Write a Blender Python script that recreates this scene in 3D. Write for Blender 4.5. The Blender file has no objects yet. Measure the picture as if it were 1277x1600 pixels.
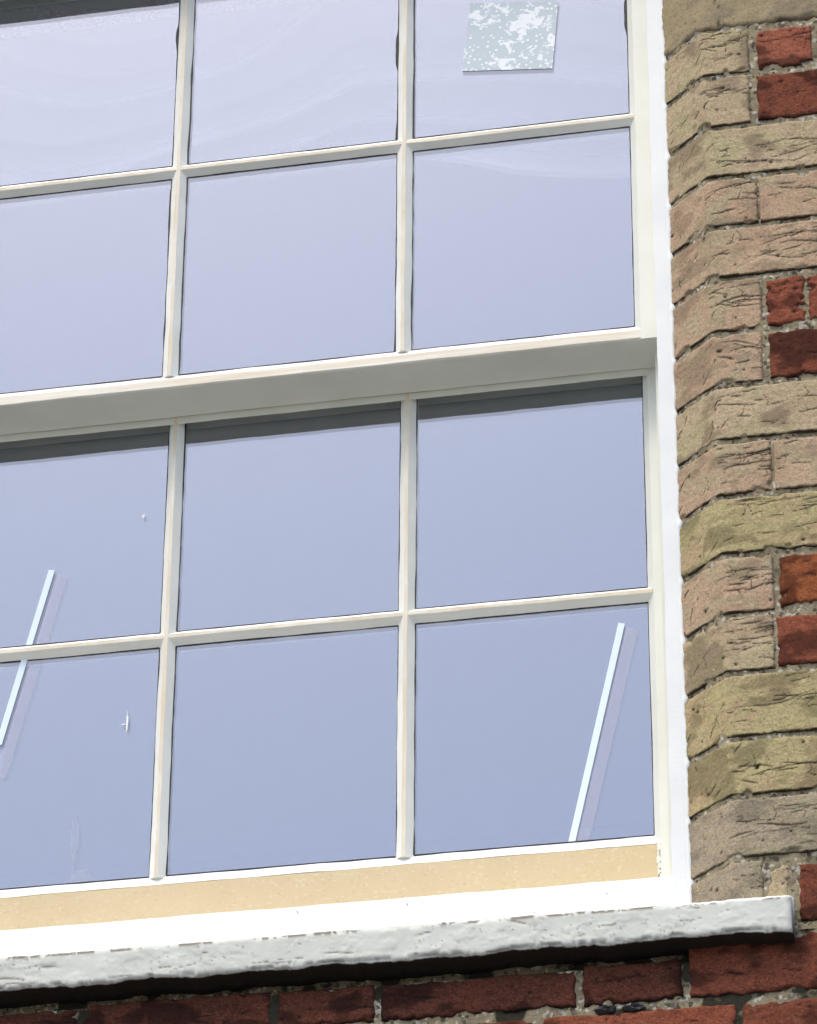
import bpy, math, random
import numpy as np
from mathutils import Vector, Matrix

SC = bpy.context.scene
COL = SC.collection
ZO = 4.5273            # height of the window's own origin above the ground

# ------------------------------------------------------------------ camera
cam_d = bpy.data.cameras.new('camera')
cam = bpy.data.objects.new('camera', cam_d)
COL.objects.link(cam)
yaw, pitch, roll = 0.2079, 0.5347, 0.0086
fw = Vector((-math.sin(yaw) * math.cos(pitch), math.cos(yaw) * math.cos(pitch), math.sin(pitch)))
rt = Vector((math.cos(yaw), math.sin(yaw), 0))
up = rt.cross(fw)
r2 = rt * math.cos(roll) + up * math.sin(roll)
u2 = -rt * math.sin(roll) + up * math.cos(roll)
M = Matrix((r2, u2, -fw)).transposed().to_4x4()
M.translation = Vector((0.8411, -3.9398, -2.9273 + ZO))
cam.matrix_world = M
cam_d.sensor_fit = 'VERTICAL'
cam_d.sensor_height = 36.0
cam_d.lens = 6148.5 / 1600 * 36.0
cam_d.clip_start = 0.05
cam_d.clip_end = 3000
SC.camera = cam

# ------------------------------------------------------------------ light
SUN_EL, SUN_AZ = math.radians(60), math.radians(204)      # azimuth from +Y towards +X
w = bpy.data.worlds.new('World')
SC.world = w
w.use_nodes = True
nt = w.node_tree
nt.nodes.clear()
wo = nt.nodes.new('ShaderNodeOutputWorld')
bg = nt.nodes.new('ShaderNodeBackground')
sky = nt.nodes.new('ShaderNodeTexSky')
sky.sky_type = 'NISHITA'
sky.sun_disc = False
sky.sun_elevation = SUN_EL
sky.sun_rotation = SUN_AZ
sky.air_density = 1.0
sky.dust_density = 3.2
sky.ozone_density = 1.6
bg.inputs['Strength'].default_value = 0.15
nt.links.new(sky.outputs[0], bg.inputs[0])
nt.links.new(bg.outputs[0], wo.inputs[0])

sun_d = bpy.data.lights.new('sun', 'SUN')
sun_d.energy = 0.7
sun_d.angle = math.radians(14)
sun_d.color = (1.0, 0.90, 0.70)
sun = bpy.data.objects.new('sun', sun_d)
COL.objects.link(sun)
sdir = Vector((math.sin(SUN_AZ) * math.cos(SUN_EL), math.cos(SUN_AZ) * math.cos(SUN_EL), math.sin(SUN_EL)))
sun.rotation_euler = sdir.to_track_quat('Z', 'Y').to_euler()
sun.location = (-3, -6, 12)

SC.view_settings.view_transform = 'Standard'
SC.view_settings.look = 'None'
SC.view_settings.gamma = 1
SC.view_settings.exposure = 0.81
SC.view_settings.use_curve_mapping = False

# ------------------------------------------------------------------ node helpers
def new_mat(name):
    m = bpy.data.materials.new(name)
    m.use_nodes = True
    n = m.node_tree
    n.nodes.clear()
    out = n.nodes.new('ShaderNodeOutputMaterial')
    return m, n, out

def N(n, kind, **kw):
    x = n.nodes.new(kind)
    for k, v in kw.items():
        if k in x.inputs.keys() if isinstance(k, str) else False:
            x.inputs[k].default_value = v
        else:
            setattr(x, k, v)
    return x

def coords(n, scale=(1, 1, 1)):
    tc = n.nodes.new('ShaderNodeTexCoord')
    mp = n.nodes.new('ShaderNodeMapping')
    mp.inputs['Scale'].default_value = scale
    n.links.new(tc.outputs['Object'], mp.inputs[0])
    return mp.outputs[0]

def noise(n, co, scale, detail=4, rough=.55, dist=0):
    x = n.nodes.new('ShaderNodeTexNoise')
    x.inputs['Scale'].default_value = scale
    x.inputs['Detail'].default_value = detail
    x.inputs['Roughness'].default_value = rough
    x.inputs['Distortion'].default_value = dist
    n.links.new(co, x.inputs['Vector'])
    return x.outputs['Fac']

def ramp(n, fac, stops):
    x = n.nodes.new('ShaderNodeValToRGB')
    e = x.color_ramp.elements
    while len(e) < len(stops):
        e.new(.5)
    for i, (p, c) in enumerate(stops):
        e[i].position = p
        e[i].color = (c[0], c[1], c[2], 1) if isinstance(c, (tuple, list)) else (c, c, c, 1)
    n.links.new(fac, x.inputs[0])
    return x.outputs[0]

def mix(n, fac, a, b, blend='MIX'):
    x = n.nodes.new('ShaderNodeMix')
    x.data_type = 'RGBA'
    x.blend_type = blend
    for s, v in ((x.inputs[0], fac), (x.inputs[6], a), (x.inputs[7], b)):
        if hasattr(v, 'is_linked') or hasattr(v, 'links'):
            n.links.new(v, s)
        else:
            s.default_value = v if not isinstance(v, tuple) else (v[0], v[1], v[2], 1)
    return x.outputs[2]

def attr(n, name):
    x = n.nodes.new('ShaderNodeAttribute')
    x.attribute_name = name
    return x.outputs['Fac']

def bsdf(n, out, col, rough=.6, spec=.3, height=None, strength=.3, dist=.001):
    p = n.nodes.new('ShaderNodeBsdfPrincipled')
    if isinstance(col, tuple):
        p.inputs['Base Color'].default_value = (*col, 1)
    else:
        n.links.new(col, p.inputs['Base Color'])
    p.inputs['Roughness'].default_value = rough
    p.inputs['Specular IOR Level'].default_value = spec
    if height is not None:
        b = n.nodes.new('ShaderNodeBump')
        b.inputs['Strength'].default_value = strength
        b.inputs['Distance'].default_value = dist
        n.links.new(height, b.inputs['Height'])
        n.links.new(b.outputs[0], p.inputs['Normal'])
    n.links.new(p.outputs[0], out.inputs[0])
    return p

# ------------------------------------------------------------------ materials
def paint(name, c1, c2, stain=None, amount=.5, rough=.42, along=(9, 9, 5)):
    m, n, out = new_mat(name)
    co = coords(n)
    a = noise(n, co, 14, 5, .6)
    c = mix(n, ramp(n, a, [(.38, 0), (.66, 1)]), c1, c2)
    brush = noise(n, coords(n, (60, 60, 9)), 12, 3, .5)
    c = mix(n, ramp(n, noise(n, co, 70, 5, .7), [(.60, 0), (.72, .3)]), c, tuple(x * .82 for x in c1))
    if stain:
        s = noise(n, coords(n, along), 3.2, 6, .65, .3)
        c = mix(n, ramp(n, s, [(.5 - amount * .3, 0), (.75 - amount * .3, 1)]), c, stain)
    bsdf(n, out, c, rough, .35, brush, .12, .0008)
    return m

M_LINING = paint('lining_paint', (.80, .815, .80), (.74, .765, .755))
M_SASH = paint('sash_paint', (.76, .77, .69), (.71, .72, .635))
M_BAR = paint('bar_paint', (.85, .85, .775), (.80, .80, .72))
M_NOSE = paint('worn_nose_paint', (.78, .76, .66), (.74, .69, .56), (.68, .58, .42), .5, along=(9, 9, 4))
M_RAIL = paint('rail_face_paint', (.81, .80, .73), (.77, .74, .64), (.70, .61, .46), .40, along=(2.2, 30, 45))
M_PUTTY = paint('fresh_paint', (.84, .84, .80), (.80, .81, .76))
M_CILL = paint('cill_paint', (.82, .82, .80), (.75, .755, .75), (.50, .50, .53), -.55)

def mdf():
    m, n, out = new_mat('bare_board')
    co = coords(n)
    c = mix(n, noise(n, co, 30, 4, .6), (.58, .465, .275), (.66, .55, .345))
    v = n.nodes.new('ShaderNodeTexVoronoi')
    v.inputs['Scale'].default_value = 420
    n.links.new(coords(n, (.7, 1, 1)), v.inputs['Vector'])
    pick = n.nodes.new('ShaderNodeSeparateColor')
    n.links.new(v.outputs['Color'], pick.inputs[0])
    c = mix(n, ramp(n, pick.outputs[0], [(.88, 0), (.98, .3)]), c, (.82, .72, .50))
    c = mix(n, ramp(n, pick.outputs[1], [(.88, 0), (.98, .3)]), c, (.46, .33, .17))
    c = mix(n, ramp(n, noise(n, coords(n, (1, 1, 1)), 7, 3), [(.35, 0), (.7, .5)]), c, (.68, .545, .34))
    bsdf(n, out, c, .75, .2, noise(n, co, 240, 3), .12, .0006)
    return m
M_MDF = mdf()

def brick_mat(name, cols, grime_shade=(.022, .018, .014), grain=.5):
    m, n, out = new_mat(name)
    co = coords(n)
    a = noise(n, co, 16, 5, .6, .4)
    st = noise(n, coords(n, (1, 1, 2.6)), 34, 6, .65, .5)
    fine = noise(n, co, 210, 4, .7)
    c = mix(n, ramp(n, a, [(.36, 0), (.64, 1)]), cols[0], cols[1])
    c = mix(n, ramp(n, st, [(.5, 0), (.7, .75)]), c, cols[2])
    if len(cols) > 3:
        c = mix(n, ramp(n, noise(n, coords(n, (1, 1, 1.4)), 13, 5, .6, .8), [(.47, 0), (.6, .8)]), c, cols[3])
        c = mix(n, ramp(n, noise(n, coords(n, (1.2, 1, 1.9)), 19, 7, .7, .5), [(.58, 0), (.72, .6)]), c, (.14, .115, .07))
    dk = ramp(n, noise(n, coords(n, (1, 1, 2.2)), 95, 6, .75, .8), [(.30, .8), (.42, 0)])
    c = mix(n, dk, c, tuple(x * .42 for x in cols[2]))
    c = mix(n, ramp(n, fine, [(.30, .55), (.48, 0)]), c, tuple(x * .45 for x in cols[0]))
    c = mix(n, ramp(n, fine, [(.62, 0), (.76, .5)]), c, tuple(min(1, x * 1.5) for x in cols[1]))
    vo = n.nodes.new('ShaderNodeTexVoronoi')
    vo.inputs['Scale'].default_value = 520
    n.links.new(coords(n, (1, 1, 1.5)), vo.inputs['Vector'])
    vs = n.nodes.new('ShaderNodeSeparateColor')
    n.links.new(vo.outputs['Color'], vs.inputs[0])
    c = mix(n, ramp(n, vs.outputs[0], [(.72, 0), (.95, .5)]), c, tuple(x * .45 for x in cols[2]))
    c = mix(n, ramp(n, vs.outputs[1], [(.74, 0), (.97, .38)]), c, tuple(min(1, x * 1.45 + .03) for x in cols[1]))
    c = mix(n, ramp(n, noise(n, coords(n, (1, 1, 3)), 60, 8, .8, 1.5), [(.60, 0), (.66, .45)]), c, tuple(x * .30 for x in cols[2]))
    c = mix(n, attr(n, 'stain'), c, tuple(x * .38 for x in cols[2]))
    c = mix(n, attr(n, 'crack'), c, grime_shade)  # cracks and pits, plus the painted shade line along lower edges
    c = mix(n, attr(n, 'white'), c, (.80, .80, .78))
    h = mix(n, .5, fine, noise(n, co, 480, 3, .7))
    bsdf(n, out, c, .9, .12, h, grain, .0015)
    return m

BUFF = 1
BEIGE = [
    brick_mat('pinkish_buff_brick', ((.40, .275, .18), (.47, .335, .22), (.36, .275, .175), (.36, .31, .19))),
    brick_mat('buff_brick', ((.39, .30, .185), (.46, .365, .235), (.38, .275, .18), (.37, .335, .18))),
    brick_mat('olive_buff_brick', ((.38, .32, .158), (.44, .375, .195), (.31, .265, .135), (.40, .28, .17))),
    brick_mat('grey_buff_brick', ((.30, .245, .165), (.38, .305, .205), (.25, .225, .185), (.33, .29, .18))),
]
RED = [
    brick_mat('red_brick', ((.215, .062, .034), (.27, .085, .046), (.12, .036, .024)), (.02, .015, .012), .7),
    brick_mat('dark_red_brick', ((.15, .046, .026), (.20, .062, .034), (.075, .026, .018)), (.015, .01, .01), .7),
    brick_mat('orange_red_brick', ((.26, .078, .030), (.32, .105, .040), (.15, .044, .022)), (.02, .015, .012), .7),
    brick_mat('pale_red_brick', ((.26, .082, .048), (.32, .11, .064), (.15, .05, .036)), (.02, .015, .012), .6),
    brick_mat('brown_red_brick', ((.085, .030, .020), (.125, .040, .024), (.04, .016, .012)), (.012, .01, .008), .7),
]

def mortar_mat():
    m, n, out = new_mat('lime_mortar')
    co = coords(n)
    c = mix(n, noise(n, co, 55, 5, .7), (.25, .205, .125), (.40, .345, .23))
    v = n.nodes.new('ShaderNodeTexVoronoi')
    v.inputs['Scale'].default_value = 260
    n.links.new(co, v.inputs['Vector'])
    s = n.nodes.new('ShaderNodeSeparateColor')
    n.links.new(v.outputs['Color'], s.inputs[0])
    c = mix(n, ramp(n, s.outputs[0], [(.78, 0), (.88, .8)]), c, (.60, .57, .48))
    c = mix(n, ramp(n, s.outputs[1], [(.80, 0), (.9, .8)]), c, (.07, .06, .045))
    c = mix(n, attr(n, 'stain'), c, (.045, .042, .03))
    bsdf(n, out, c, .95, .1, noise(n, co, 330, 4, .75), .9, .003)
    return m
M_MORTAR = mortar_mat()

def render_mat():
    m, n, out = new_mat('sandy_stone')
    co = coords(n)
    c = mix(n, noise(n, co, 22, 6, .7), (.27, .215, .125), (.40, .325, .20))
    f = noise(n, co, 260, 4, .75)
    c = mix(n, ramp(n, f, [(.32, .7), (.47, 0)]), c, (.10, .085, .055))
    c = mix(n, ramp(n, f, [(.58, 0), (.7, .5)]), c, (.48, .41, .27))
    c = mix(n, attr(n, 'stain'), c, (.09, .085, .08))
    c = mix(n, attr(n, 'crack'), c, (.05, .04, .03))
    bsdf(n, out, c, .95, .1, f, .7, .002)
    return m
M_STONE = render_mat()

def sill_mat():
    m, n, out = new_mat('peeling_sill_paint')
    co = coords(n)
    c = mix(n, ramp(n, noise(n, co, 18, 6, .65), [(.35, 0), (.65, 1)]), (.55, .565, .505), (.64, .655, .59))
    c = mix(n, ramp(n, noise(n, co, 60, 6, .7, .6), [(.6, 0), (.68, .6)]), c, (.47, .48, .45))
    c = mix(n, ramp(n, noise(n, co, 42, 6, .7, .9), [(.63, 0), (.70, .75)]), c, (.74, .75, .72))
    c = mix(n, ramp(n, noise(n, coords(n, (1, 1, 2)), 120, 7, .75, 1.0), [(.62, 0), (.68, .5)]), c, (.30, .28, .24))
    c = mix(n, attr(n, 'crack'), c, (.17, .14, .115))
    c = mix(n, attr(n, 'white'), c, (.84, .84, .82))
    c = mix(n, attr(n, 'stain'), c, (.03, .026, .022))  # blackens the underside, shade painted into its colour
    bsdf(n, out, c, .7, .2, noise(n, co, 260, 5, .75), .30, .0012)
    return m
M_SILL = sill_mat()

def simple(name, col, rough=.6, spec=.3, scale=40, var=.12):
    m, n, out = new_mat(name)
    co = coords(n)
    c = mix(n, noise(n, co, scale, 4, .6), tuple(x * (1 - var) for x in col), tuple(min(1, x * (1 + var)) for x in col))
    bsdf(n, out, c, rough, spec)
    return m
M_SEAL = simple('black_glazing_seal', (.020, .022, .026), .55, .3)
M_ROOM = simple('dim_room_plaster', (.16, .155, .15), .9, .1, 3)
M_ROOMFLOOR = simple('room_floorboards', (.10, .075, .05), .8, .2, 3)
M_INNER = simple('inner_sash_paint', (.72, .73, .72), .5, .3)
M_GROUND = simple('concrete_paving', (.17, .165, .15), .9, .15, 1.5, .25)
M_TAPE = simple('pale_blue_tape', (.72, .83, .89), .5, .3, 60, .05)
M_FLAKE = simple('white_paint_fleck', (.85, .86, .86), .6, .2)
M_FLINT = simple('black_flint', (.02, .02, .022), .3, .5)

def glass_mat():
    m, n, out = new_mat('window_glass')
    tr = n.nodes.new('ShaderNodeBsdfTransparent')
    tr.inputs[0].default_value = (.93, .95, .94, 1)
    gl = n.nodes.new('ShaderNodeBsdfGlossy')
    gl.inputs['Color'].default_value = (.835, .878, 1.0, 1)  # blue of the mirrored sky put into the reflection colour
    gl.inputs['Roughness'].default_value = 0.0
    lw = n.nodes.new('ShaderNodeLayerWeight')
    fr = n.nodes.new('ShaderNodeMath')
    fr.operation = 'POWER'
    fr.inputs[1].default_value = 5
    n.links.new(lw.outputs['Facing'], fr.inputs[0])
    mul = n.nodes.new('ShaderNodeMath')
    mul.operation = 'MULTIPLY_ADD'
    mul.inputs[1].default_value = .75
    mul.inputs[2].default_value = 0.20          # reflectance raised above plain glass to brighten the mirrored sky
    n.links.new(fr.outputs[0], mul.inputs[0])
    bp = n.nodes.new('ShaderNodeBump')
    bp.inputs['Strength'].default_value = .006
    bp.inputs['Distance'].default_value = .002
    n.links.new(noise(n, coords(n, (1, 1, .6)), 5, 2, .4), bp.inputs['Height'])
    n.links.new(bp.outputs[0], gl.inputs['Normal'])
    mx = n.nodes.new('ShaderNodeMixShader')
    n.links.new(mul.outputs[0], mx.inputs[0])
    n.links.new(tr.outputs[0], mx.inputs[1])
    n.links.new(gl.outputs[0], mx.inputs[2])
    n.links.new(mx.outputs[0], out.inputs[0])
    return m
M_GLASS = glass_mat()

def film_mat(name, col, cover, spots=False):
    m, n, out = new_mat(name)
    co = coords(n)
    tr = n.nodes.new('ShaderNodeBsdfTransparent')
    df = n.nodes.new('ShaderNodeBsdfDiffuse')
    if spots:
        a = noise(n, coords(n, (1, 1, 1.15)), 46, 5, .65, .6)
        v = n.nodes.new('ShaderNodeTexVoronoi')
        v.inputs['Scale'].default_value = 150
        n.links.new(co, v.inputs['Vector'])
        big = ramp(n, a, [(.555, 0), (.575, 1)])
        dots = ramp(n, v.outputs['Distance'], [(.22, 1), (.32, 0)])
        gate = ramp(n, noise(n, co, 30, 2), [(.36, 0), (.44, 1)])
        d2 = mix(n, 1.0, dots, gate, 'MULTIPLY')
        s = mix(n, 1.0, big, d2, 'LIGHTEN')
        c = mix(n, s, tuple(x * .70 for x in col), (.90, .93, .94))
        n.links.new(c, df.inputs[0])
        f = ramp(n, s, [(0, cover), (1, .95)])
    else:
        df.inputs[0].default_value = (*col, 1)
        f = ramp(n, noise(n, co, 25, 4, .6), [(.2, cover * .8), (.8, cover * 1.15)])
    mx = n.nodes.new('ShaderNodeMixShader')
    n.links.new(f, mx.inputs[0])
    n.links.new(tr.outputs[0], mx.inputs[1])
    n.links.new(df.outputs[0], mx.inputs[2])
    n.links.new(mx.outputs[0], out.inputs[0])
    return m
M_FILM = film_mat('lavender_film', (.80, .78, .92), .12)
M_SMEAR = film_mat('hazy_smear', (.75, .78, .86), .14)
M_STICKER = film_mat('wet_clear_sticker', (.86, .96, 1.0), .93, True)

def curtain_mat():
    m, n, out = new_mat('sheer_curtain_cloth')
    tr = n.nodes.new('ShaderNodeBsdfTransparent')
    df = n.nodes.new('ShaderNodeBsdfDiffuse')
    df.inputs[0].default_value = (.52, .52, .55, 1)
    f = ramp(n, attr(n, 'white'), [(0, .03), (1, .95)])
    mx = n.nodes.new('ShaderNodeMixShader')
    n.links.new(f, mx.inputs[0])
    n.links.new(tr.outputs[0], mx.inputs[1])
    n.links.new(df.outputs[0], mx.inputs[2])
    n.links.new(mx.outputs[0], out.inputs[0])
    return m
M_CURTAIN = curtain_mat()

# ------------------------------------------------------------------ object helpers
def P(x, y, z):
    return (x, y, z + ZO)

def link(name, verts, faces, mats, parent=None, attrs=None, matidx=None, smooth=True):
    me = bpy.data.meshes.new(name)
    me.from_pydata([tuple(map(float, v)) for v in verts], [], faces)
    for m in (mats if isinstance(mats, (list, tuple)) else [mats]):
        me.materials.append(m)
    if matidx is not None:
        me.polygons.foreach_set('material_index', np.array(matidx, dtype=np.int32))
    if smooth:
        me.polygons.foreach_set('use_smooth', np.ones(len(me.polygons), dtype=bool))
    for k in ('crack', 'stain', 'white'):
        if attrs and k in attrs:
            a = me.attributes.new(k, 'FLOAT', 'POINT')
            a.data.foreach_set('value', np.asarray(attrs[k], dtype=np.float32).ravel())
    me.update()
    o = bpy.data.objects.new(name, me)
    COL.objects.link(o)
    if parent:
        adopt(o, parent)
    return o

def world_loc(o):
    v = Vector(o.location)
    while o.parent:
        o = o.parent
        v += o.location
    return v

def adopt(o, parent):
    o.parent = parent
    o.location = Vector(o.location) - world_loc(parent)

def empty(name, loc, label=None, cat=None, group=None, parent=None):
    o = bpy.data.objects.new(name, None)
    o.empty_display_size = .1
    COL.objects.link(o)
    o.location = loc
    if parent:
        adopt(o, parent)
    if label:
        o['label'] = label
        o['category'] = cat
    if group:
        o['group'] = group
    return o

def tag(o, label, cat, group=None):
    o['label'] = label
    o['category'] = cat
    if group:
        o['group'] = group
    return o

def box(name, x0, x1, y0, y1, z0, z1, mat, parent=None):
    v = [P(x, y, z) for x in (x0, x1) for y in (y0, y1) for z in (z0, z1)]
    f = [(0, 1, 3, 2), (4, 6, 7, 5), (0, 4, 5, 1), (2, 3, 7, 6), (0, 2, 6, 4), (1, 5, 7, 3)]
    return link(name, v, f, mat, parent, smooth=False)

_tab = {}
def vnoise(x, y, seed):
    if seed not in _tab:
        _tab[seed] = np.random.RandomState(seed % 100003).rand(128, 128)
    t = _tab[seed]
    xi, yi = np.floor(x).astype(int), np.floor(y).astype(int)
    fx, fy = x - xi, y - yi
    fx, fy = fx * fx * (3 - 2 * fx), fy * fy * (3 - 2 * fy)
    a, b = t[xi % 128, yi % 128], t[(xi + 1) % 128, yi % 128]
    c, d = t[xi % 128, (yi + 1) % 128], t[(xi + 1) % 128, (yi + 1) % 128]
    return (a * (1 - fx) + b * fx) * (1 - fy) + (c * (1 - fx) + d * fx) * fy - .5

def fbm(x, y, seed, oct=4, gain=.5):
    r, a = 0, 1
    for k in range(oct):
        r = r + a * vnoise(x * 2 ** k + 7.3 * k, y * 2 ** k + 3.1 * k, seed + k)
        a *= gain
    return r

def sstep(a, b, x):
    t = np.clip((x - a) / (b - a), 0, 1)
    return t * t * (3 - 2 * t)

# ------------------------------------------------------------------ relief slabs (bricks, mortar, stone)
def path_samples(path, res, soft):
    p = np.array(path, float)
    seg = np.linalg.norm(np.diff(p, axis=0), axis=1)
    cum = np.concatenate([[0], np.cumsum(seg)])
    L = cum[-1]
    n = max(4, int(round(L / res)) + 1)
    u = np.linspace(0, L, n)
    def at(s):
        return np.stack([np.interp(s, cum, p[:, 0]), np.interp(s, cum, p[:, 1])], -1)
    if len(path) > 2:
        q = sum(at(np.clip(u + d, 0, L)) for d in np.linspace(-soft, soft, 7)) / 7
        q[0], q[-1] = p[0], p[-1]
    else:
        q = at(u)
    t = np.gradient(q, axis=0)
    t /= np.linalg.norm(t, axis=1)[:, None] + 1e-12
    nrm = np.stack([t[:, 1], -t[:, 0]], -1)
    return u, L, q, nrm, cum

def crack_field(U, V, polys, width):
    best = np.full(U.shape, 1e3)
    for pl in polys:
        for (a, b) in zip(pl[:-1], pl[1:]):
            ax, ay, wa = a
            bx, by, wb = b
            dx, dy = bx - ax, by - ay
            t = np.clip(((U - ax) * dx + (V - ay) * dy) / (dx * dx + dy * dy + 1e-12), 0, 1)
            d = np.hypot(U - ax - t * dx, V - ay - t * dy) / (width * (wa + (wb - wa) * t))
            best = np.minimum(best, d)
    return np.exp(-best ** 2)

def make_cracks(rng, L, H, u_face, n):
    """mostly level, wavering fissures that start near the arris and run along the face, gathered in a few beds"""
    out = []
    beds = [rng.uniform(.15, .85) * H for _ in range(3)]
    for _ in range(int(n * 2.6)):
        if rng.random() < .84 or u_face < .01:
            u = u_face + rng.uniform(-.012, max(.01, (L - u_face) * .85))
            v = min(.93 * H, max(.07 * H, rng.choice(beds) + rng.gauss(0, .10) * H))
            ang = rng.gauss(0.03, .16)
            length = rng.uniform(.006, .030) if rng.random() < .72 else rng.uniform(.03, .10)
            turn = .10
        else:
            u = rng.uniform(.005, u_face + .006)
            v = rng.uniform(.1, .8) * H
            ang = rng.gauss(1.1, .5)
            length = rng.uniform(.006, .022)
            turn = .16
        wmax = rng.choice((.55, .7, .85, 1.0, 1.35))
        pl, q = [], 0
        while q < length:
            k = q / length
            pl.append((u, v, wmax * (.35 + .75 * math.sin(math.pi * min(.97, k + .06)))))
            st = rng.uniform(.003, .007)
            ang = ang * .86 + rng.gauss(0, turn)
            u += st * math.cos(ang)
            v += st * math.sin(ang)
            q += st
        if len(pl) > 1:
            out.append(pl)
            if rng.random() < .14:
                a = rng.choice(pl)
                d = rng.choice((-1, 1))
                out.append([a, (a[0] + .003, a[1] + d * .004, .5), (a[0] + rng.uniform(-.004, .006), a[1] + d * rng.uniform(.008, .016), .35)])
    return out

def relief(name, path, z0, z1, mat, parent, seed, res=.0015, rnd=.0024, rough=.0007, cracks=0, pits=0, chips=4,
           soft=.004, back=.016, stain=0.0, edge=.0007, white=None, extra=None, crack_w=.00076, u_face=None, label=None):
    rng = random.Random(seed)
    u, L, q, nrm, cum = path_samples(path, res, soft)
    H = z1 - z0
    nv = max(4, int(round(H / res)) + 1)
    v = np.linspace(0, H, nv)
    U, V = np.meshgrid(u, v, indexing='ij')
    s = seed * 11
    wu = edge * 2 * fbm(V * 90, U * 0 + .5, s + 1, 3)
    wv = edge * 2 * fbm(U * 70, V * 0 + .5, s + 2, 3)
    wv_b = edge * 2 * fbm(U * 70, V * 0 + .5, s + 3, 3)
    k = V / H
    Vp = V + wv_b * (1 - k) + wv * k
    ku = U / L
    Ush = wu * np.abs(2 * ku - 1)
    d = np.minimum(np.minimum(U, L - U), np.minimum(V, H - V))
    d = d + .0016 * fbm(U * 160, V * 160, s + 4, 3)
    t = np.clip(1 - d / rnd, 0, 1)
    h = -rnd * (1 - np.sqrt(np.clip(1 - t * t, 0, 1))) * .9
    h += rough * 1.2 * fbm(U * 30, V * 45, s + 5, 3) + rough * .7 * fbm(U * 170, V * 220, s + 9, 3)
    st = np.zeros_like(U)
    ck = np.zeros_like(U)
    for _ in range(chips):
        side = rng.random()
        cu = rng.uniform(0, L)
        cv = 0 if side < .55 else H
        if side > .85:
            cu, cv = rng.choice((0, L)), rng.uniform(0, H)
        r = rng.uniform(.003, .008)
        rr = np.hypot((U - cu) / rng.uniform(.8, 2.2), V - cv) + .003 * fbm(U * 220, V * 220, s + 20, 2)
        g = 1 - sstep(r * .45, r, rr)
        h -= g * rng.uniform(.002, .005)
        st = np.maximum(st, g * .5)
    for _ in range(pits):
        cu, cv, r = rng.uniform(0, L), rng.uniform(.1, .9) * H, rng.uniform(.0008, .0022)
        g = np.exp(-(((U - cu) / rng.uniform(.8, 1.6)) ** 2 + (V - cv) ** 2) / r ** 2)
        h -= g * .0022
        ck = np.maximum(ck, g)
    if u_face is None:
        u_face = cum[1] if len(path) > 2 else 0
    polys = make_cracks(rng, L, H, u_face, cracks) if cracks else []
    if extra:
        polys += extra
    # shade under each brick, painted as a dark line along the lower arris
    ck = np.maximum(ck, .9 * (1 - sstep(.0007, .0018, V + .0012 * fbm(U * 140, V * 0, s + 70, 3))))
    if polys:
        c = crack_field(U + .0004 * fbm(U * 300, V * 300, s + 30, 2), V + .0007 * fbm(U * 200, V * 200, s + 31, 2), polys, crack_w)
        h -= c * .0007
        # flaking: each fissure's lower lip stands a little further back
        c2 = crack_field(U, V + .0022, polys, crack_w * 2.4)
        h -= c2 * .00025
        ck = np.maximum(ck, c)
    if stain:
        st = np.maximum(st, stain * sstep(.02, .32, fbm(U * 26, V * 40, s + 40, 4)))
    wt = np.zeros_like(U) if white is None else white(U, V, s)
    ck = ck * (1 - .8 * wt)
    X = q[:, 0][:, None] + nrm[:, 0][:, None] * h
    Y = q[:, 1][:, None] + nrm[:, 1][:, None] * h
    tan = np.stack([-nrm[:, 1], nrm[:, 0]], -1)
    X = X + tan[:, 0][:, None] * Ush
    Y = Y + tan[:, 1][:, None] * Ush
    Z = z0 + Vp + ZO
    nu = len(u)
    G = np.stack([X, Y, Z], -1)
    verts = G.reshape(-1, 3)
    idx = np.arange(nu * nv).reshape(nu, nv)
    f = np.stack([idx[:-1, :-1], idx[1:, :-1], idx[1:, 1:], idx[:-1, 1:]], -1).reshape(-1, 4)
    # sides going back into the wall
    loop = np.concatenate([idx[:, 0], idx[-1, 1:], idx[-2::-1, -1], idx[0, -2:0:-1]])
    un = loop // nv
    bv = verts[loop].copy()
    bv[:, 0] -= nrm[un, 0] * back
    bv[:, 1] -= nrm[un, 1] * back
    bi = np.arange(len(loop)) + nu * nv
    nx = np.roll(np.arange(len(loop)), -1)
    f2 = np.stack([loop, bi, bi[nx], loop[nx]], -1)
    faces = np.concatenate([f, f2]).tolist()
    verts = np.concatenate([verts, bv])
    ext = lambda a: np.concatenate([a.ravel(), a.ravel()[loop]])
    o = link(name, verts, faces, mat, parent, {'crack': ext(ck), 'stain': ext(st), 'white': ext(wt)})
    if label:
        o['label'] = label
    return o

# ------------------------------------------------------------------ ground and room
g = link('ground', [(-400, -400, 0), (400, -400, 0), (400, 400, 0), (-400, 400, 0)], [(0, 1, 2, 3)], M_GROUND, smooth=False)
g['kind'] = 'structure'
def room():
    x0, x1, y0, y1, z0, z1 = -2.4, 2.4, .22, 4.2, -1.9 + ZO, 1.1 + ZO
    v = [(x0, y0, z0), (x1, y0, z0), (x1, y1, z0), (x0, y1, z0), (x0, y0, z1), (x1, y0, z1), (x1, y1, z1), (x0, y1, z1)]
    f = [(0, 1, 2, 3), (4, 7, 6, 5), (1, 5, 6, 2), (2, 6, 7, 3), (3, 7, 4, 0)]
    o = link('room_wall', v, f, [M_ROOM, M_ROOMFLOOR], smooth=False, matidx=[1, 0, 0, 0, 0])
    o['kind'] = 'structure'
room()

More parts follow.
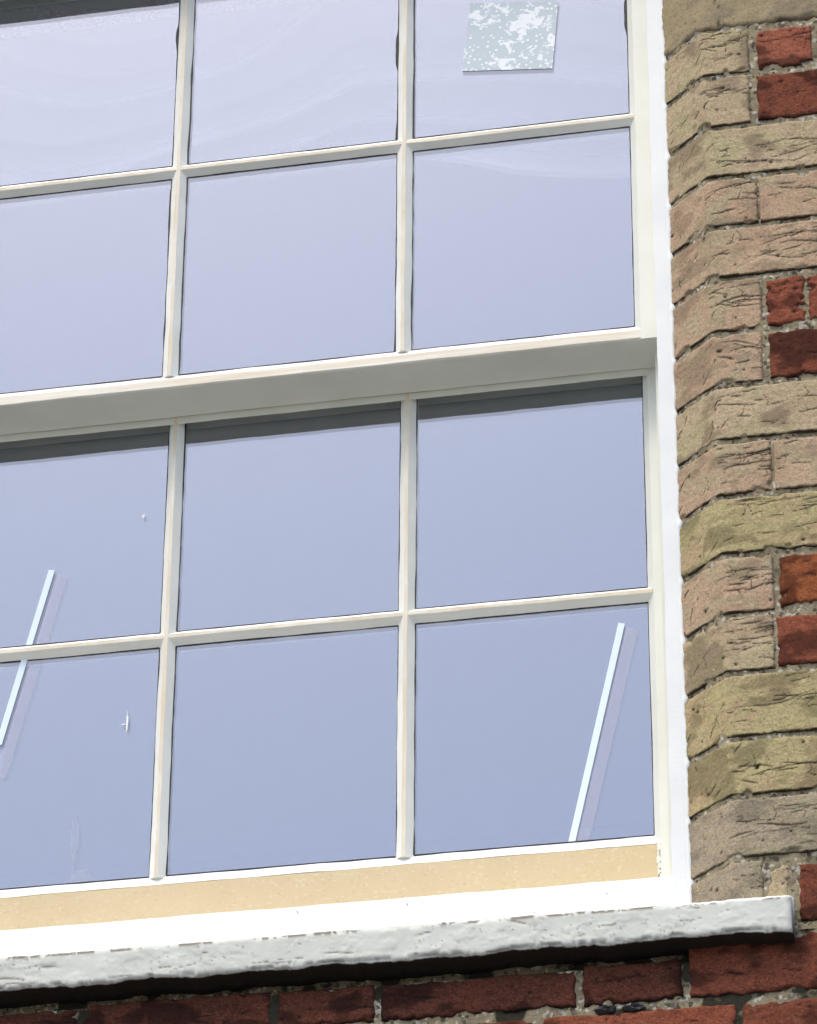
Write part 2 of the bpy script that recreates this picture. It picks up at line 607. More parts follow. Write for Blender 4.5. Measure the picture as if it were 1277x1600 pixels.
# ------------------------------------------------------------------ the brick wall
YF = -.1004            # wall face
XA, XB, YB = .3930, .3385, -.050      # arris of the splayed bricks, where they meet the frame
wall = empty('brick_wall', (0, YF, 0), 'red brick wall with splayed buff bricks around the window', 'wall')
CH = [(XB - .012, YB + .0115), (XB, YB), (XA, YF)]
JZ = [.0420, -.0264, -.1033, -.1779, -.2497, -.3228, -.3987, -.4721, -.5473, -.6210, -.6988, -.7757, -.8498, -.9312,
      -1.0026, -1.0773, -1.152]
QUOIN = [  # right end of the splayed brick, material, cracks, pits
    (.4495, 1, 9, 5), (.4480, 1, 7, 4), (.62, 1, 17, 5), (.4515, 0, 6, 3), (.60, 0, 15, 4), (.4510, 0, 7, 3),
    (.4488, 0, 4, 3), (.62, 1, 14, 3), (.4535, 0, 11, 3), (.62, 2, 14, 4), (.4500, 0, 11, 4), (.4478, 1, 9, 5),
    (.62, 2, 13, 6), (.60, 2, 14, 8), (.62, 3, 12, 7), (.4245, 3, 6, 6)]
def smear(U, V, s):
    return sstep(.35, .5, .9 - V / .012 + 1.1 * fbm(U * 60, V * 60, s + 60, 3)) * (V < .03)
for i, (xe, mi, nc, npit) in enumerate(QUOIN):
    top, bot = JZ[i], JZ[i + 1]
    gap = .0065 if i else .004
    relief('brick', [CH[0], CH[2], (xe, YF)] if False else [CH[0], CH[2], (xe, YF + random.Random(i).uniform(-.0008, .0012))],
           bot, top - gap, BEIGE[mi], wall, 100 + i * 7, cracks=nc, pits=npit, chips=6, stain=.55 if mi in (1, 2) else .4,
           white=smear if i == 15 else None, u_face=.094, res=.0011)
# buff bricks that carry on from the quoins
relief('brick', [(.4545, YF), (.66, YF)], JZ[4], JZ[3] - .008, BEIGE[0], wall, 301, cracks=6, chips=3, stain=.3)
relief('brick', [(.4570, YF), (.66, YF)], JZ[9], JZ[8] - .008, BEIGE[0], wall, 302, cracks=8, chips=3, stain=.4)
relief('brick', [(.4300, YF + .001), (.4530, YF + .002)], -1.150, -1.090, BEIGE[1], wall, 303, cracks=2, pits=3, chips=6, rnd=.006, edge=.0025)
# red bricks
REDS = [(.4600, .5270, -.0255, .0330, 3), (.5340, .64, -.0255, .0330, 0),
        (.4570, .66, -.1015, -.0350, 1), (.4568, .5020, -.3960, -.3320, 0), (.5068, .66, -.3960, -.3320, 0),
        (.4572, .66, -.4700, -.4075, 1), (.4575, .66, -.7720, -.7080, 2), (.4515, .66, -.8480, -.7860, 0),
        (.4625, .66, -1.1600, -1.0925, 1)]
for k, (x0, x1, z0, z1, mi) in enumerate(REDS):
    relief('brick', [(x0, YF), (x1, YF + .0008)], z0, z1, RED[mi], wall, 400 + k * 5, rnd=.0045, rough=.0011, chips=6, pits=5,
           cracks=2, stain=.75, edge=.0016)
ROWA = [(-.68, -.560), (-.551, -.336), (-.327, -.1185), (-.1095, -.0025), (.0055, .2185), (.2260, .3330), (.3412, .5525), (.560, .67)]
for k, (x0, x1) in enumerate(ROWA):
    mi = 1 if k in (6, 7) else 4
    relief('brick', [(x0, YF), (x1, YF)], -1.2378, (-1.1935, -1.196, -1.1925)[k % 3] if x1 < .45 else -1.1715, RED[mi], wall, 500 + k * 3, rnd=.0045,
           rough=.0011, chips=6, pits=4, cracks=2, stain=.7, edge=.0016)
ROWB = [(-.49, -.385), (-.376, -.160), (-.151, -.045), (-.036, .0635), (.072, .173), (.1815, .3885), (.3965, .505), (.513, .67)]
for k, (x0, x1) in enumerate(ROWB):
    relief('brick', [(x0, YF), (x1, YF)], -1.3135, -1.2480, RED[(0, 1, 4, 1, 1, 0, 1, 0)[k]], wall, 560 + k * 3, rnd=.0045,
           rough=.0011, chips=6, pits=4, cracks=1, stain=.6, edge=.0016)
# sandy stone springer block above the splayed bricks
relief('stone_block', [CH[0], CH[2], (.66, YF)], .0425, .42, M_STONE, wall, 700, res=.0035, rnd=.006, rough=.0016, chips=8, stain=.3,
       edge=.003, soft=.007, back=.03, pits=10,
       extra=[[(.106, .085, .5), (.112, .062, .7), (.108, .045, .8), (.115, .030, .8), (.113, .014, .7), (.111, .0, .5)],
              [(.185, .004, .9), (.225, .006, 1.2), (.25, .004, .8)]], crack_w=.0012)
# mortar
def mort(name, path, z0, z1, seed, st, par=wall):
    u, L, q, nrm, cum = path_samples(path, .003, .004)
    nv = int((z1 - z0) / .003) + 1
    v = np.linspace(z0, z1, nv)
    U, V = np.meshgrid(u, v, indexing='ij')
    h = .0035 * fbm(U * 60, V * 60, seed, 4, .6)
    X = q[:, 0][:, None] + nrm[:, 0][:, None] * h
    Y = q[:, 1][:, None] + nrm[:, 1][:, None] * h
    idx = np.arange(U.size).reshape(U.shape)
    f = np.stack([idx[:-1, :-1], idx[1:, :-1], idx[1:, 1:], idx[:-1, 1:]], -1).reshape(-1, 4).tolist()
    S = st * sstep(.0, .35, fbm(U * 30, V * 30, seed + 9, 3))
    return link(name, np.stack([X, Y, V + ZO], -1).reshape(-1, 3), f, M_MORTAR, par, {'stain': S.ravel()})
MR = .0036
mort('mortar', [(CH[0][0], CH[0][1] + MR * 1.4), (XA - MR * .4, YF + MR), (.67, YF + MR)], -1.168, .05, 41, .35)
mort('mortar', [(-.72, YF + MR), (.67, YF + MR)], -1.36, -1.196, 42, 2.4)
mort('mortar', [(.452, YF + MR), (.67, YF + MR)], -1.1965, -1.166, 43, .6)
mort('dark_joint', [(-.72, YF + .016), (.4525, YF + .016)], -1.2, -1.166, 44, 3.0)  # set-back joint with its mortar coloured mostly near black
# backing of the wall around the opening, and the brickwork outside the picture
def slab(name, x0, x1, z0, z1, y0=YF + .0085, y1=.22):
    return box(name, x0, x1, y0, y1, z0, z1, M_MORTAR, wall)
slab('wall_core', -3.0, 3.0, -ZO, -1.3605)
slab('wall_core', -3.0, 3.0, -1.36, -1.17, YF + .026)
slab('wall_core', .672, 3.0, -1.36, -1.17, YF + .0085, YF + .0258)
slab('wall_core', -3.0, -.722, -1.36, -1.17, YF + .0085, YF + .0258)
slab('wall_core', -3.0, 3.0, .42, 2.6, YF + .0085)
slab('wall_core', .43, 3.0, -1.169, .419)
slab('wall_core', -3.0, -1.0, -1.169, .419)
LEFT_END = [-1.15 if i % 3 == 2 else -1.045 for i in range(16)]
def brickwork():
    rng = random.Random(5)
    vs, fs, mi = [], [], []
    def one(x0, x1, z0, z1):
        b = len(vs)
        y = YF + rng.uniform(-.0012, .0012)
        for (yy, e) in ((y + .014, 0), (y, .0022)):
            a = [rng.uniform(0, .0015) for _ in range(4)]
            vs.extend([P(x0 + e + a[0], yy, z0 + e + a[1]), P(x1 - e - a[2], yy, z0 + e + a[3]), P(x1 - e - a[0], yy, z1 - e - a[2]), P(x0 + e + a[3], yy, z1 - e - a[1])])
        fs.append((b + 4, b + 5, b + 6, b + 7))
        fs.extend([(b + i, b + (i + 1) % 4, b + 4 + (i + 1) % 4, b + 4 + i) for i in range(4)])
        mi.extend([rng.choice((0, 0, 1, 1, 3, 4))] * 5)
    def row(z0, z1, xa, xb, k, back=False):
        """Flemish courses from xa towards xb (from the right end when back)"""
        d = -1 if back else 1
        x, end = (xb, xa) if back else (xa, xb)
        while (x - end) * d < -.03:
            wd = .2125 if k % 2 else .1005
            k += 1
            x2 = x + d * wd
            if (x2 - end) * d > 0:
                x2 = end
            one(min(x, x2), max(x, x2), z0, z1)
            x = x2 + d * .009
    right_end = [.64, .66, .62, .66, .60, .66, .66, .62, .66, .62, .66, .66, .62, .60, .62, .66]
    for i in range(16):
        z0, z1 = JZ[i + 1], JZ[i] - .0085
        row(z0, z1, right_end[i] + .009, 2.95, i)
        row(z0, z1, -2.95, LEFT_END[i] - .009, i, True)
    for k, z0 in enumerate((-1.2378, -1.3135)):
        row(z0, z0 + .0665, .679, 2.95, k)
        row(z0, z0 + .0665, -2.95, (-.689, -.499)[k], k, True)
    z, k = -1.3135 - .0755, 0
    while z > -ZO:
        row(z, z + .0665, -2.95 + rng.uniform(0, .1), 2.95, k)
        z -= .0755
        k += 1
    for k in range(33):
        z = .0500 + .0755 * k
        if z + .0665 < .43:
            row(z, z + .0665, .669, 2.95, k)
            row(z, z + .0665, -2.95, -1.059, k, True)
        elif z < .625:
            row(z, z + .0665, 1.059, 2.95, k)
            row(z, z + .0665, -2.95, -1.059, k, True)
        else:
            row(z, z + .0665, -2.95 + rng.uniform(0, .1), 2.95, k)
    o = link('brickwork', vs, fs, RED, wall, smooth=False, matidx=mi)
    o['kind'] = 'stuff'
brickwork()
# left jamb and lintel of the opening, out of the picture
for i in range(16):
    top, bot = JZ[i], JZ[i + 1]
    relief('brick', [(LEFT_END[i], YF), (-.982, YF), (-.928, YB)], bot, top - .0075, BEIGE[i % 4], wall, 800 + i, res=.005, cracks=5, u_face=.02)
relief('stone_block', [(-1.05, YF), (-.982, YF), (-.928, YB)], .0425, .42, M_STONE, wall, 830, res=.008)
relief('stone_lintel', [(-1.05, YF), (1.05, YF)], .424, .62, M_STONE, wall, 831, res=.012, back=.3)

# ------------------------------------------------------------------ the window
win = empty('sash_window', P(-.29, 0, -1.12), 'white sash window with small panes and a bare board along its bottom', 'window')
DY = .057                # lower sash stands this much further in
DG = .0085               # putty depth
BW, BN = .0105, .0022    # bar half widths at the glass and at the nose
XL = -.2935
XS_L = XL * 2 + .0007 - .2935 * 0
def loft(name, prof, axis, a, b, mats, parent, seed, segmat=None, wob=.0005, step=.012, closed=False, ends=None, attrs=None):
    """prof: list of (p, y) across; swept along axis 'x' or 'z' from a to b with a hand-painted wobble.
    ends=(fa, fb): how far each profile point is shortened at either end (a mitre)."""
    n = max(2, int(abs(b - a) / step) + 1)
    t = np.linspace(0, 1, n)
    vs = []
    np_ = len(prof)
    for j, (p, y) in enumerate(prof):
        a_, b_ = a, b
        if ends:
            a_, b_ = a + ends[0][j], b - ends[1][j]
        s = a_ + (b_ - a_) * t
        dp = wob * 2 * fbm(s * 26, s * 0 + j * 1.7, seed + j, 3)
        dy = wob * .8 * fbm(s * 20, s * 0 + j * 2.3, seed + 50 + j, 2)
        if axis == 'x':
            vs.append(np.stack([s, y + dy, p + dp + ZO], -1))
        else:
            vs.append(np.stack([p + dp, y + dy, s + ZO], -1))
    G = np.stack(vs, 1)            # n, np, 3
    idx = np.arange(n * np_).reshape(n, np_)
    fs, mi = [], []
    rng = range(np_) if closed else range(np_ - 1)
    for k in range(n - 1):
        for j in rng:
            j2 = (j + 1) % np_
            q = (idx[k, j], idx[k, j2], idx[k + 1, j2], idx[k + 1, j])
            fs.append(tuple(int(x) for x in (q if axis == 'x' else q[::-1])))
            mi.append(segmat[j] if segmat else 0)
    if closed:
        fs.append(tuple(int(x) for x in idx[0])); mi.append(0)
        fs.append(tuple(int(x) for x in idx[-1, ::-1])); mi.append(0)
    return link(name, G.reshape(-1, 3), fs, mats, parent, matidx=mi, smooth=False)

def bar_profile(c, y0, dg):
    # from one glass edge over the nose to the other, then the inner half of the bar
    return [(c - BW, y0 + dg), (c - BN, y0), (c + BN, y0), (c + BW, y0 + dg), (c + BW + .0002, y0 + dg + .011), (c + .004, y0 + .036),
            (c - .004, y0 + .036), (c - BW - .0002, y0 + dg + .011)]
BARMATS = [M_BAR, M_NOSE, M_INNER]
BARSEG = [0, 1, 0, 2, 2, 2, 2, 2]

def pane(parent, x0, x1, z0, z1, yg, seed, lab=None):
    rng = random.Random(seed)
    tx, tz = rng.uniform(-.0006, .0006), rng.uniform(-.0006, .0006)
    v = []
    for yy in (yg, yg + .004):
        for (x, z) in ((x0, z0), (x1, z0), (x1, z1), (x0, z1)):
            v.append(P(x, yy + tx * (x - x0) + tz * (z - z0), z))
    f = [(0, 1, 2, 3), (7, 6, 5, 4), (0, 4, 5, 1), (1, 5, 6, 2), (2, 6, 7, 3), (3, 7, 4, 0)]
    o = link('pane', v, f, M_GLASS, parent, smooth=False)
    return o

def seal(parent, x0, x1, z0, z1, yg, seed, blob=0.0):
    """black glazing seal showing round the edge of a pane: a thin ragged ring lying on the glass"""
    n = 60
    t = np.linspace(0, 1, n)
    vs, fs = [], []
    sides = [((x0, z1), (x1, z1), (0, -1), .0004), ((x0, z0), (x0, z1), (1, 0), .0006),
             ((x1, z0), (x1, z1), (-1, 0), .0003), ((x0, z0), (x1, z0), (0, 1), .0002)]
    for k, (a, b, d, wd) in enumerate(sides):
        L = math.hypot(b[0] - a[0], b[1] - a[1])
        e = wd * (1 + 1.0 * fbm(t * L * 55, t * 0, seed + k * 3, 3))
        if blob and k in (1, 2):
            e = e + blob * (1 if k == 2 else .15) * sstep(.02, .30, fbm(t * L * 9, t * 0 + 1.5, seed + 20 + k, 3))
        e = np.maximum(e, .0002)
        base = len(vs)
        for i in range(n):
            px, pz = a[0] + (b[0] - a[0]) * t[i], a[1] + (b[1] - a[1]) * t[i]
            dd = .0007 + k * .00012
            vs.append(P(px - d[0] * .004, yg - dd, pz - d[1] * .004))
            vs.append(P(px + d[0] * e[i], yg - dd, pz + d[1] * e[i]))
            vs.append(P(px + d[0] * e[i], yg - .0001, pz + d[1] * e[i]))
        for i in range(n - 1):
            q = base + i * 3
            fs.append((q, q + 1, q + 4, q + 3))
            fs.append((q + 1, q + 2, q + 5, q + 4))
    return link('glazing_seal', vs, fs, M_SEAL, parent, smooth=False)

def build_sash(name, y0, zt, zm, zb, dx, lower):
    """zt/zm/zb: glass edge under the top rail, centre of the cross bar, glass edge over the bottom rail"""
    xr, xl = (.2847 if lower else .2858), -.8745
    xc = [XL + dx, dx]
    root = empty(name, P(-.29, y0, zb), parent=win)
    dg = DG + (.0015 if lower else 0)
    yg = y0 + dg
    th = .034
    xs0, xs1 = xr + .0083, .336
    zlo, zhi = zb - (.115 if lower else .024), zt + (.030 if not lower else .030)
    sd = 1000 if lower else 2000
    for side in (1, -1):
        if side > 0:
            pr = [(xr, yg), (xs0, y0), (xs1, y0), (xs1, y0 + th), (xr + .004, y0 + th), (xr + .004, yg + .012)]
        else:
            pr = [(xl, yg), (xl + .004, yg + .012), (xl + .004, y0 + th), (xl - .05, y0 + th), (xl - .05, y0), (xl - .0083, y0)][::-1]
            pr = [(xl - .0083, y0), (xl, yg), (xl + .0, yg + .012), (xl, y0 + th), (xl - .05, y0 + th), (xl - .05, y0)][::1]
            pr = [pr[5], pr[0], pr[1], pr[2], pr[3], pr[4]]
        loft('stile', pr, 'z', zlo, zhi, M_SASH, root, sd + 7 + side, closed=True, wob=.0004)
    e = .0004
    X0, X1 = xl - .049, .3355
    if lower:
        loft('top_rail', [(zt, yg), (zt + .0020, yg - .002), (zt + .0045 - .012, y0 + e)][::-1] if False else
             [(zt + .03, y0 + e), (zt - .0085, y0 + e), (zt, yg), (zt + .003, y0 + th), (zt + .03, y0 + th)],
             'x', X0, X1, M_SASH, root, sd + 20, closed=True, wob=.0004)
        loft('bottom_bead', [(zb, yg), (zb - .0155, y0 + .0002), (zb - .0155, y0 + .012), (zb, yg + .006)][::-1],
             'x', xl - .004, xs0 + .0005, M_PUTTY, root, sd + 30, closed=True, wob=.0005)
        loft('bottom_rail', [(zb - .0158, y0 + .0006), (zb - .115, y0 + .0006), (zb - .115, y0 + th), (zb - .0158, y0 + th)],
             'x', X0, xs0 - .0035, M_MDF, root, sd + 40, closed=True, wob=.0003)
    else:
        loft('top_rail', [(zt + .06, y0 + e), (zt - .0085, y0 + e), (zt, yg), (zt + .003, y0 + th), (zt + .06, y0 + th)],
             'x', X0, X1, M_SASH, root, sd + 20, closed=True, wob=.0004)
        loft('meeting_rail', [(zb, yg), (zb - .0105, y0 + e), (zb - .0215, y0 + e * .5), (zb - .0230, y0 + .003),
                              (zb - .0300, y0 + DY - .0006), (zb, y0 + DY - .0006)],
             'x', X0, X1, [M_SASH, M_PUTTY, M_RAIL], root, sd + 30, segmat=[1, 2, 0, 0, 0, 0], closed=True, wob=.0005)
    for k, c in enumerate(xc + [xc[0] - .2935]):
        loft('glazing_bar', bar_profile(c, y0, dg), 'z', zb - .0045, zt + .0045, BARMATS, root, sd + 100 + k * 9, segmat=BARSEG, closed=True, wob=.0006)
    ed = [xl, xc[0] - .2935, xc[0], xc[1], xr]
    for k in range(4):
        a = ed[k] if k else ed[0] - .006
        b = ed[k + 1] if k < 3 else ed[4] + .0065
        pr = [(p, y + .0004) for (p, y) in bar_profile(zm, y0, dg)][::-1]
        sg = [2, 2, 2, 2, 0, 1, 0, 2]
        # reversed profile: nose segment sits between the two middle points
        loft('glazing_bar', pr, 'x', a, b, BARMATS, root, sd + 200 + k * 9, segmat=sg, closed=True, wob=.0005)
    for k in range(4):
        for r in range(2):
            x0 = ed[k] + (BW if k else 0)
            x1 = ed[k + 1] - (BW if k < 3 else 0)
            z0, z1 = ((zm + BW, zt) if r == 0 else (zb, zm - BW))
            pane(root, x0 - .003, x1 + .003, z0 - .003, z1 + .003, yg + .0003, sd + 300 + k * 2 + r)
            seal(root, x0, x1, z0, z1, yg, sd + 400 + k * 20 + r * 7, blob=(.0 if lower else (.0028 if r == 0 else .0012)))
    return root

upper = build_sash('upper_sash', 0.0, .3165, 0.0, -.3080, 0.0, False)
lower = build_sash('lower_sash', DY, -.3395, -.6480, -.9615, -.0048, True)

win['kind'] = 'thing'
wall['kind'] = 'thing'
# frame
def jamb_profile(sx):
    return sx
loft('outer_lining', [(.3195, -.0495), (.3400, -.0495), (.3405, -.012), (.3195, -.012)], 'z', -1.135, .34, M_LINING, win, 61,
     closed=True, wob=.0008, step=.006)
loft('pulley_stile', [(.3198, -.0119), (.3700, -.0119), (.3700, .20), (.3375, .20), (.3375, .0), (.3198, -.001)], 'z', -1.135, .36, M_SASH, win, 62, closed=True, wob=.0002)
loft('parting_bead', [(.3068, .0260), (.3374, .0260), (.3374, DY - .0008), (.3068, DY - .0008)], 'z', -1.06, -.333, M_SASH, win, 63, closed=True, wob=.0004)
loft('outer_lining', [(-.928, -.0495), (-.9075, -.0495), (-.9075, -.012), (-.928, -.012)], 'z', -1.135, .34, M_LINING, win, 64, closed=True, wob=.0008)
loft('pulley_stile', [(-.958, -.0119), (-.9078, -.0119), (-.9078, -.001), (-.9255, .0), (-.9255, .20), (-.958, .20)], 'z', -1.135, .36, M_SASH, win, 65, closed=True, wob=.0002)
loft('frame_head', [(.3210, -.0490), (.47, -.0490), (.47, .20), (.455, .20), (.374, .036), (.374, -.006), (.3210, -.006)][::-1], 'x', -.93, .345, M_LINING, win, 66, closed=True, wob=.0005)
# timber cill: weathered nose leaning back, painted white
loft('timber_cill', [(-1.0630, -.034), (-1.1080, -.0478), (-1.1380, -.0478), (-1.1380, .20), (-1.045, .20), (-1.045, .06)], 'x', -.91, .3190, M_CILL, win, 67,
     closed=True, wob=.0006, step=.008)
# paint beads where the frame was caulked to the bricks
def caulk():
    z = np.arange(-1.125, .30, .0035)
    vs, fs = [], []
    w = .0012 + .0022 * fbm(z * 38, z * 0, 71, 4)
    for jz in JZ:
        w += .0022 * np.exp(-((z - jz + .004) / .0045) ** 2)
    w = np.maximum(w, .0002)
    for i, zz in enumerate(z):
        y = -.0502
        vs += [P(.3365, y, zz), P(.3392 + w[i], y - .0004 - w[i] * .5, zz), P(.3398 + w[i] * 1.2, y + .003, zz), P(.3400, y + .012, zz)]
    for i in range(len(z) - 1):
        for j in range(3):
            q = i * 4 + j
            fs.append((q, q + 1, q + 5, q + 4))
    return link('paint_bead', vs, fs, M_LINING, win)
caulk()

def paint_crack():
    z = np.arange(-1.045, -.42, .006)
    c = .3064 + .0004 * fbm(z * 30, z * 0, 77, 3)
    wd = np.maximum(.0001, .00035 + .0006 * fbm(z * 25, z * 0, 78, 3))
    vs, fs = [], []
    for i in range(len(z)):
        vs += [P(c[i] - wd[i], DY - .0006, z[i]), P(c[i] + wd[i], DY - .0006, z[i])]
    for i in range(len(z) - 1):
        fs.append((2 * i, 2 * i + 1, 2 * i + 3, 2 * i + 2))
    link('paint_crack', vs, fs, M_SEAL, win, smooth=False)
paint_crack()

# paint flecks on the glass
def fleck(x, z, rx, rz, seed, mat=M_FLAKE, y=DY + DG + .0010, par=lower, name='paint_fleck', n=14):
    rng = random.Random(seed)
    vs = [P(x, y - .0004, z)]
    for k in range(n):
        a = 2 * math.pi * k / n
        r = rng.uniform(.6, 1.25)
        vs.append(P(x + rx * r * math.cos(a), y, z + rz * r * math.sin(a)))
    return link(name, vs, [(0, 1 + k, 1 + (k + 1) % n) for k in range(n)], mat, par, smooth=False)
fleck(-.3365, -.4713, .0022, .0030, 1)
fleck(-.3445, -.7560, .0012, .0150, 2)
fleck(-.3490, -.7580, .0030, .0012, 3)
fleck(-.3900, -.9600, .0210, .0140, 4, M_SMEAR, name='glass_smear', n=26)
fleck(-.4020, -.9100, .0060, .0300, 5, M_SMEAR, name='glass_smear', n=26)

# worn patches on the cill and ragged paint at the end of the bare board
M_WORN = simple('grey_undercoat', (.56, .575, .62), .7, .2, 120, .15)
for k, (x, z, rx, rz) in enumerate([(.232, -1.1090, .016, .0016), (.262, -1.1080, .012, .0012), (.294, -1.1090, .009, .0013), (.020, -1.0720, .0014, .0022), (-.105, -1.0710, .0016, .0026),
                                    (.165, -1.0990, .0016, .0012), (.245, -1.0800, .0014, .0012)]):
    yy = -.0484 if z < -1.107 else -.0345 - (-1.0630 - z) * .3067 - .0006
    fleck(x, z, rx, rz, 90 + k, M_WORN, yy, win, 'worn_patch', 18)
rg = random.Random(12)
for k in range(9):
    fleck(.2912 + rg.uniform(-.0012, .0008), -.9820 - .0075 * k, rg.uniform(.0012, .0032), rg.uniform(.003, .006), 120 + k, M_SASH, DY + .0002, lower, 'paint_daub', 12)

# ------------------------------------------------------------------ stone sill
def stone_sill():
    YS = -.130
    prof = [(-.030, -1.1150), (-.06, -1.1210), (-.09, -1.1285), (-.115, -1.1362)]
    for a in np.linspace(100, 180, 7):
        r = .007
        prof.append((YS + r + r * math.cos(math.radians(a)), -1.1462 + r * math.sin(math.radians(a))))
    for z in np.linspace(-1.1482, -1.1752, 17):
        prof.append((YS - .0005 * 0, z))
    for a in np.linspace(180, 265, 6)[1:]:
        r = .006
        prof.append((YS + r + r * math.cos(math.radians(a)), -1.1760 + r * math.sin(math.radians(a))))
    prof += [(y, -1.1822) for y in np.linspace(-.118, -.080, 9)]
    pr = np.array(prof)
    seg = np.concatenate([[0], np.cumsum(np.linalg.norm(np.diff(pr, axis=0), axis=1))])
    tg = np.gradient(pr, axis=0)
    tg /= np.linalg.norm(tg, axis=1)[:, None]
    nr = np.stack([tg[:, 1], -tg[:, 0]], -1)          # (y, z) outward
    xs = np.arange(-1.03, .4560, .0018)
    xs = np.append(xs, .4562)
    U, S = np.meshgrid(xs, seg, indexing='ij')
    base = .0005 * fbm(U * 9, S * 20, 900, 3)
    lay = fbm(U * 55, S * 90, 910, 5, .6)
    # peeled paint: raised sheets with crisp edges
    t1, t2 = sstep(.02, .05, lay), sstep(.22, .25, lay)
    h = base + .00035 * t1 + .00035 * t2 + .00025 * fbm(U * 190, S * 190, 920, 3)
    zz = pr[:, 1][None, :] + 0 * U
    yy = pr[:, 0][None, :] + 0 * U
    front = (yy < -.124)
    top_edge = np.exp(-((zz + 1.1430) / .0022) ** 2) * front
    low_edge = np.exp(-((zz + 1.1790) / .0026) ** 2) * (yy < -.120)
    h -= low_edge * .0025 * sstep(.08, .2, fbm(U * 60, S * 0, 930, 5, .6))
    h -= top_edge * .0014 * sstep(.10, .25, fbm(U * 60, S * 0 + 2, 940, 6, .65))
    crack = np.clip(1.1 * top_edge * sstep(.10, .18, fbm(U * 60, S * 30, 940, 6, .65)), 0, 1)
    crack = np.maximum(crack, .55 * low_edge * sstep(.10, .2, fbm(U * 60, S * 40, 931, 5, .6)))
    rim = np.exp(-((lay - .035) / .010) ** 2) * sstep(.05, .25, fbm(U * 15, S * 22, 950, 3))
    crack = np.maximum(crack, .75 * rim * front)
    rg = random.Random(21)
    polys = []
    for _ in range(34):
        u, v = rg.uniform(-.62, .44), rg.uniform(-1.180, -1.146)
        a, ln, q, pl = rg.gauss(.02, .10), rg.uniform(.006, .040), 0, []
        wm = rg.choice((.35, .5, .7, 1.1))
        while q < ln:
            pl.append((u, v, wm * (.35 + .7 * math.sin(math.pi * min(.97, q / ln + .05)))))
            d = rg.uniform(.003, .006)
            a = a * .7 + rg.gauss(0, .14)
            u, v, q = u + d * math.cos(a), v + d * math.sin(a), q + d
        if len(pl) > 1:
            polys.append(pl)
    ck = crack_field(U, zz + .0006 * fbm(U * 220, zz * 220, 980, 2), polys, .0010) * front
    ck2 = crack_field(U, zz + .0018, polys, .0016) * front
    h = h - .0006 * ck - .0004 * ck2
    crack = np.maximum(crack, ck * .85)
    z0 = zz
    low = sstep(-1.172, -1.182, zz)
    zz = zz + low * (.0035 * fbm(U * 16, U * 0 + 3, 990, 4, .6) + .0022 * fbm(U * 90, U * 0 + 5, 991, 3))
    white = sstep(-.05, .02, (zz + 1.1430) / .010 + .35 * fbm(U * 40, S * 40, 960, 3)) * sstep(.315, .335, U)
    white = np.maximum(white, (yy > -.113) * (zz > -1.143))
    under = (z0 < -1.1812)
    stain = under * (1.05 + .1 * fbm(U * 40, S * 40, 970, 3))  # shade below the sill painted onto its underside as near black
    Y = yy + nr[:, 0][None, :] * h
    Z = zz + nr[:, 1][None, :] * h
    # rounded off end
    endk = np.clip((U - .4505) / .006, 0, 1) ** 2
    Y = Y + endk * .0035 * front
    vs = np.stack([U, Y, Z + ZO], -1).reshape(-1, 3)
    n, m = U.shape
    idx = np.arange(n * m).reshape(n, m)
    f = np.stack([idx[:-1, :-1], idx[:-1, 1:], idx[1:, 1:], idx[1:, :-1]], -1).reshape(-1, 4).tolist()
    f.append([int(x) for x in idx[-1]])
    f.append([int(x) for x in idx[0][::-1]])
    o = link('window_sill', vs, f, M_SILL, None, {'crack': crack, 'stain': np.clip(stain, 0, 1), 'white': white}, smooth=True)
    o['kind'] = 'thing'
    tag(o, 'grey stone sill with peeling paint projecting below the window', 'window sill')
stone_sill()

# flints in the bed joint under the sill
def flint(x, z, r, seed):
    rng = random.Random(seed)
    vs, fs = [], []
    for i in range(5):
        for k in range(8):
            a, b = 2 * math.pi * k / 8, math.pi * (i + .5) / 5
            q = r * rng.uniform(.75, 1.2)
            vs.append(P(x + 1.6 * q * math.cos(a) * math.sin(b), YF + .004 - .8 * q * math.cos(b), z + .7 * q * math.sin(a) * math.sin(b)))
    for i in range(4):
        for k in range(8):
            fs.append((i * 8 + k, i * 8 + (k + 1) % 8, i * 8 + 8 + (k + 1) % 8, i * 8 + 8 + k))
    fs.append(tuple(range(8)))
    return link('flint', vs, fs, M_FLINT, wall, smooth=False)
flint(.2500, -1.2440, .0085, 1)
flint(.2780, -1.2435, .0085, 2)

# ------------------------------------------------------------------ things on and behind the glass
def strip(name, a, b, wd, y, mat, parent=None, th=.0006):
    ax, az = a
    bx, bz = b
    L = math.hypot(bx - ax, bz - az)
    nx, nz = (bz - az) / L * wd / 2, -(bx - ax) / L * wd / 2
    if nx < 0:
        nx, nz = -nx, -nz
    v = []
    for yy in (y, y + th):
        for (px, pz) in ((ax - nx, az - nz), (ax + nx, az + nz), (bx + nx, bz + nz), (bx - nx, bz - nz)):
            v.append(P(px, yy, pz))
    f = [(0, 1, 2, 3), (7, 6, 5, 4), (0, 4, 5, 1), (1, 5, 6, 2), (2, 6, 7, 3), (3, 7, 4, 0)]
    return link(name, v, f, mat, parent, smooth=False)

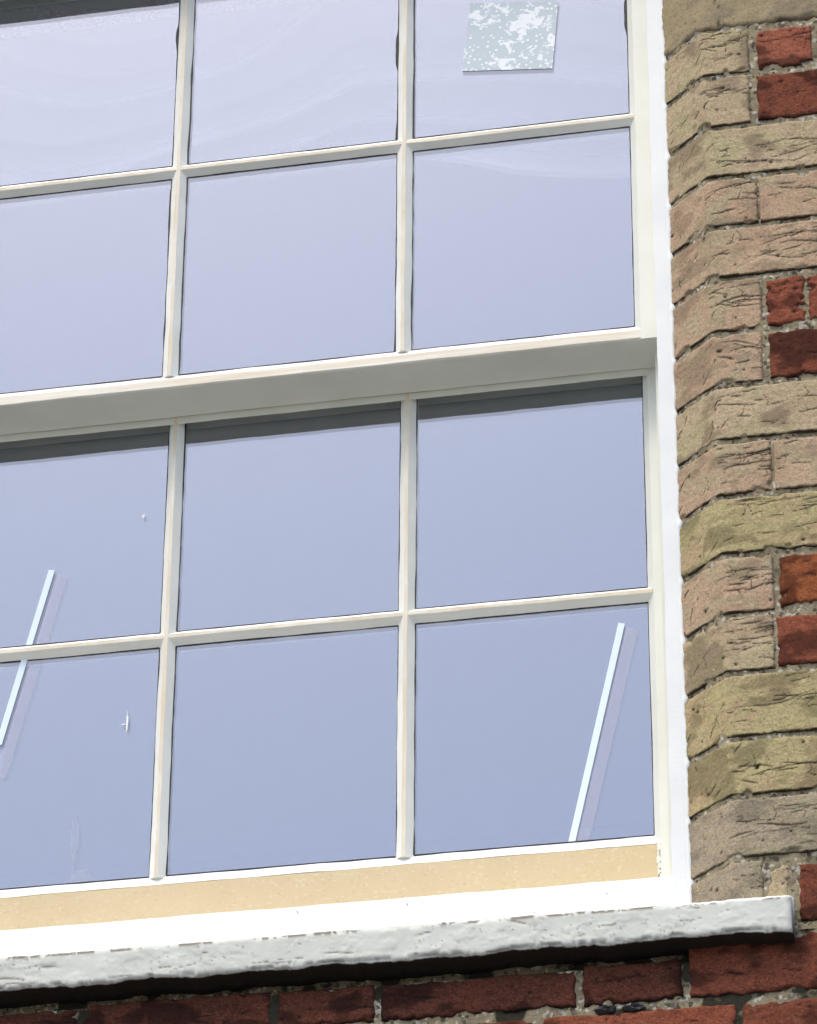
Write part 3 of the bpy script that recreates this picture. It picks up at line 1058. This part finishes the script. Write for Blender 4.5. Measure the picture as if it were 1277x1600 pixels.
def tape(label, a, b, ga, gb):
    r = empty('tape_strip', P(b[0], DY + .02, b[1]), label, 'tape strip', 'slanting tape strips inside the lower panes')
    strip('tape', a, b, .0080, DY + .0092, M_TAPE, r)
    strip('pale_film', ga, gb, .0145, DY + .0096, M_FILM, r)  # faint translucent lavender band beside the tape
tape('slanting pale blue tape strip inside the lower right corner pane', (.2530, -.683), (.186, -.978), (.265, -.692), (.1985, -.978))
tape('slanting pale blue tape strip crossing the bar at the left edge', (-.4500, -.5350), (-.5030, -.7700), (-.4360, -.5430), (-.4980, -.815))

def sticker():
    y = DG - .0006
    v = [P(.0840, y, .2140), P(.0725, y, .1068), P(.1895, y, .0942), P(.1985, y, .2000)]
    w = [P(.0840, y + .0004, .2140), P(.0725, y + .0004, .1068), P(.1895, y + .0004, .0942), P(.1985, y + .0004, .2000)]
    o = link('sticker', v + w, [(0, 1, 2, 3), (7, 6, 5, 4), (0, 4, 5, 1), (1, 5, 6, 2), (2, 6, 7, 3), (3, 7, 4, 0)], M_STICKER, smooth=False)
    tag(o, 'square blotchy white sticker on the upper right pane', 'sticker')
sticker()

def curtain():
    nx, nz = 260, 200
    vs, fs, wt = [], [], []
    rng = random.Random(3)
    lev = [rng.uniform(.15, 1) for _ in range(80)]
    for i in range(nx + 1):
        x = -.95 + 1.34 * i / nx
        ph = (x + .10) / .72
        pk = 1 - (math.sin(math.pi * ph) ** 2 + .012) ** .5          # 1 where the cloth is caught up, 0 in mid swag
        hem = .022 + .045 * pk + .07 * min(1, max(0, (.12 - x) / .3)) + .006 * math.sin(x * 11)
        for j in range(nz + 1):
            k = j / nz
            z = .50 + (hem - .50) * k
            q = (z - .10 * pk - .03 * math.sin(x * 6 + 1)) / .062 + 40 + .25 * math.sin(x * 9 + z * 14)
            b = int(q)
            f = q - b
            a = (lev[b % 80] * (1 - f) + .1 * f) * min(1, f * 4.5)
            vs.append(P(x, .15 + .006 * f + .010 * math.sin(x * 15 + 4 * k), z))
            wt.append(a * min(1, (1 - k) * 60) if k < .985 else .55)
    for i in range(nx):
        for j in range(nz):
            a = i * (nz + 1) + j
            fs.append((a, a + nz + 1, a + nz + 2, a + 1))
    o = link('curtain', vs, fs, M_CURTAIN, None, {'white': wt})
    tag(o, 'pale swagged curtain hanging inside behind the upper panes', 'curtain')
curtain()
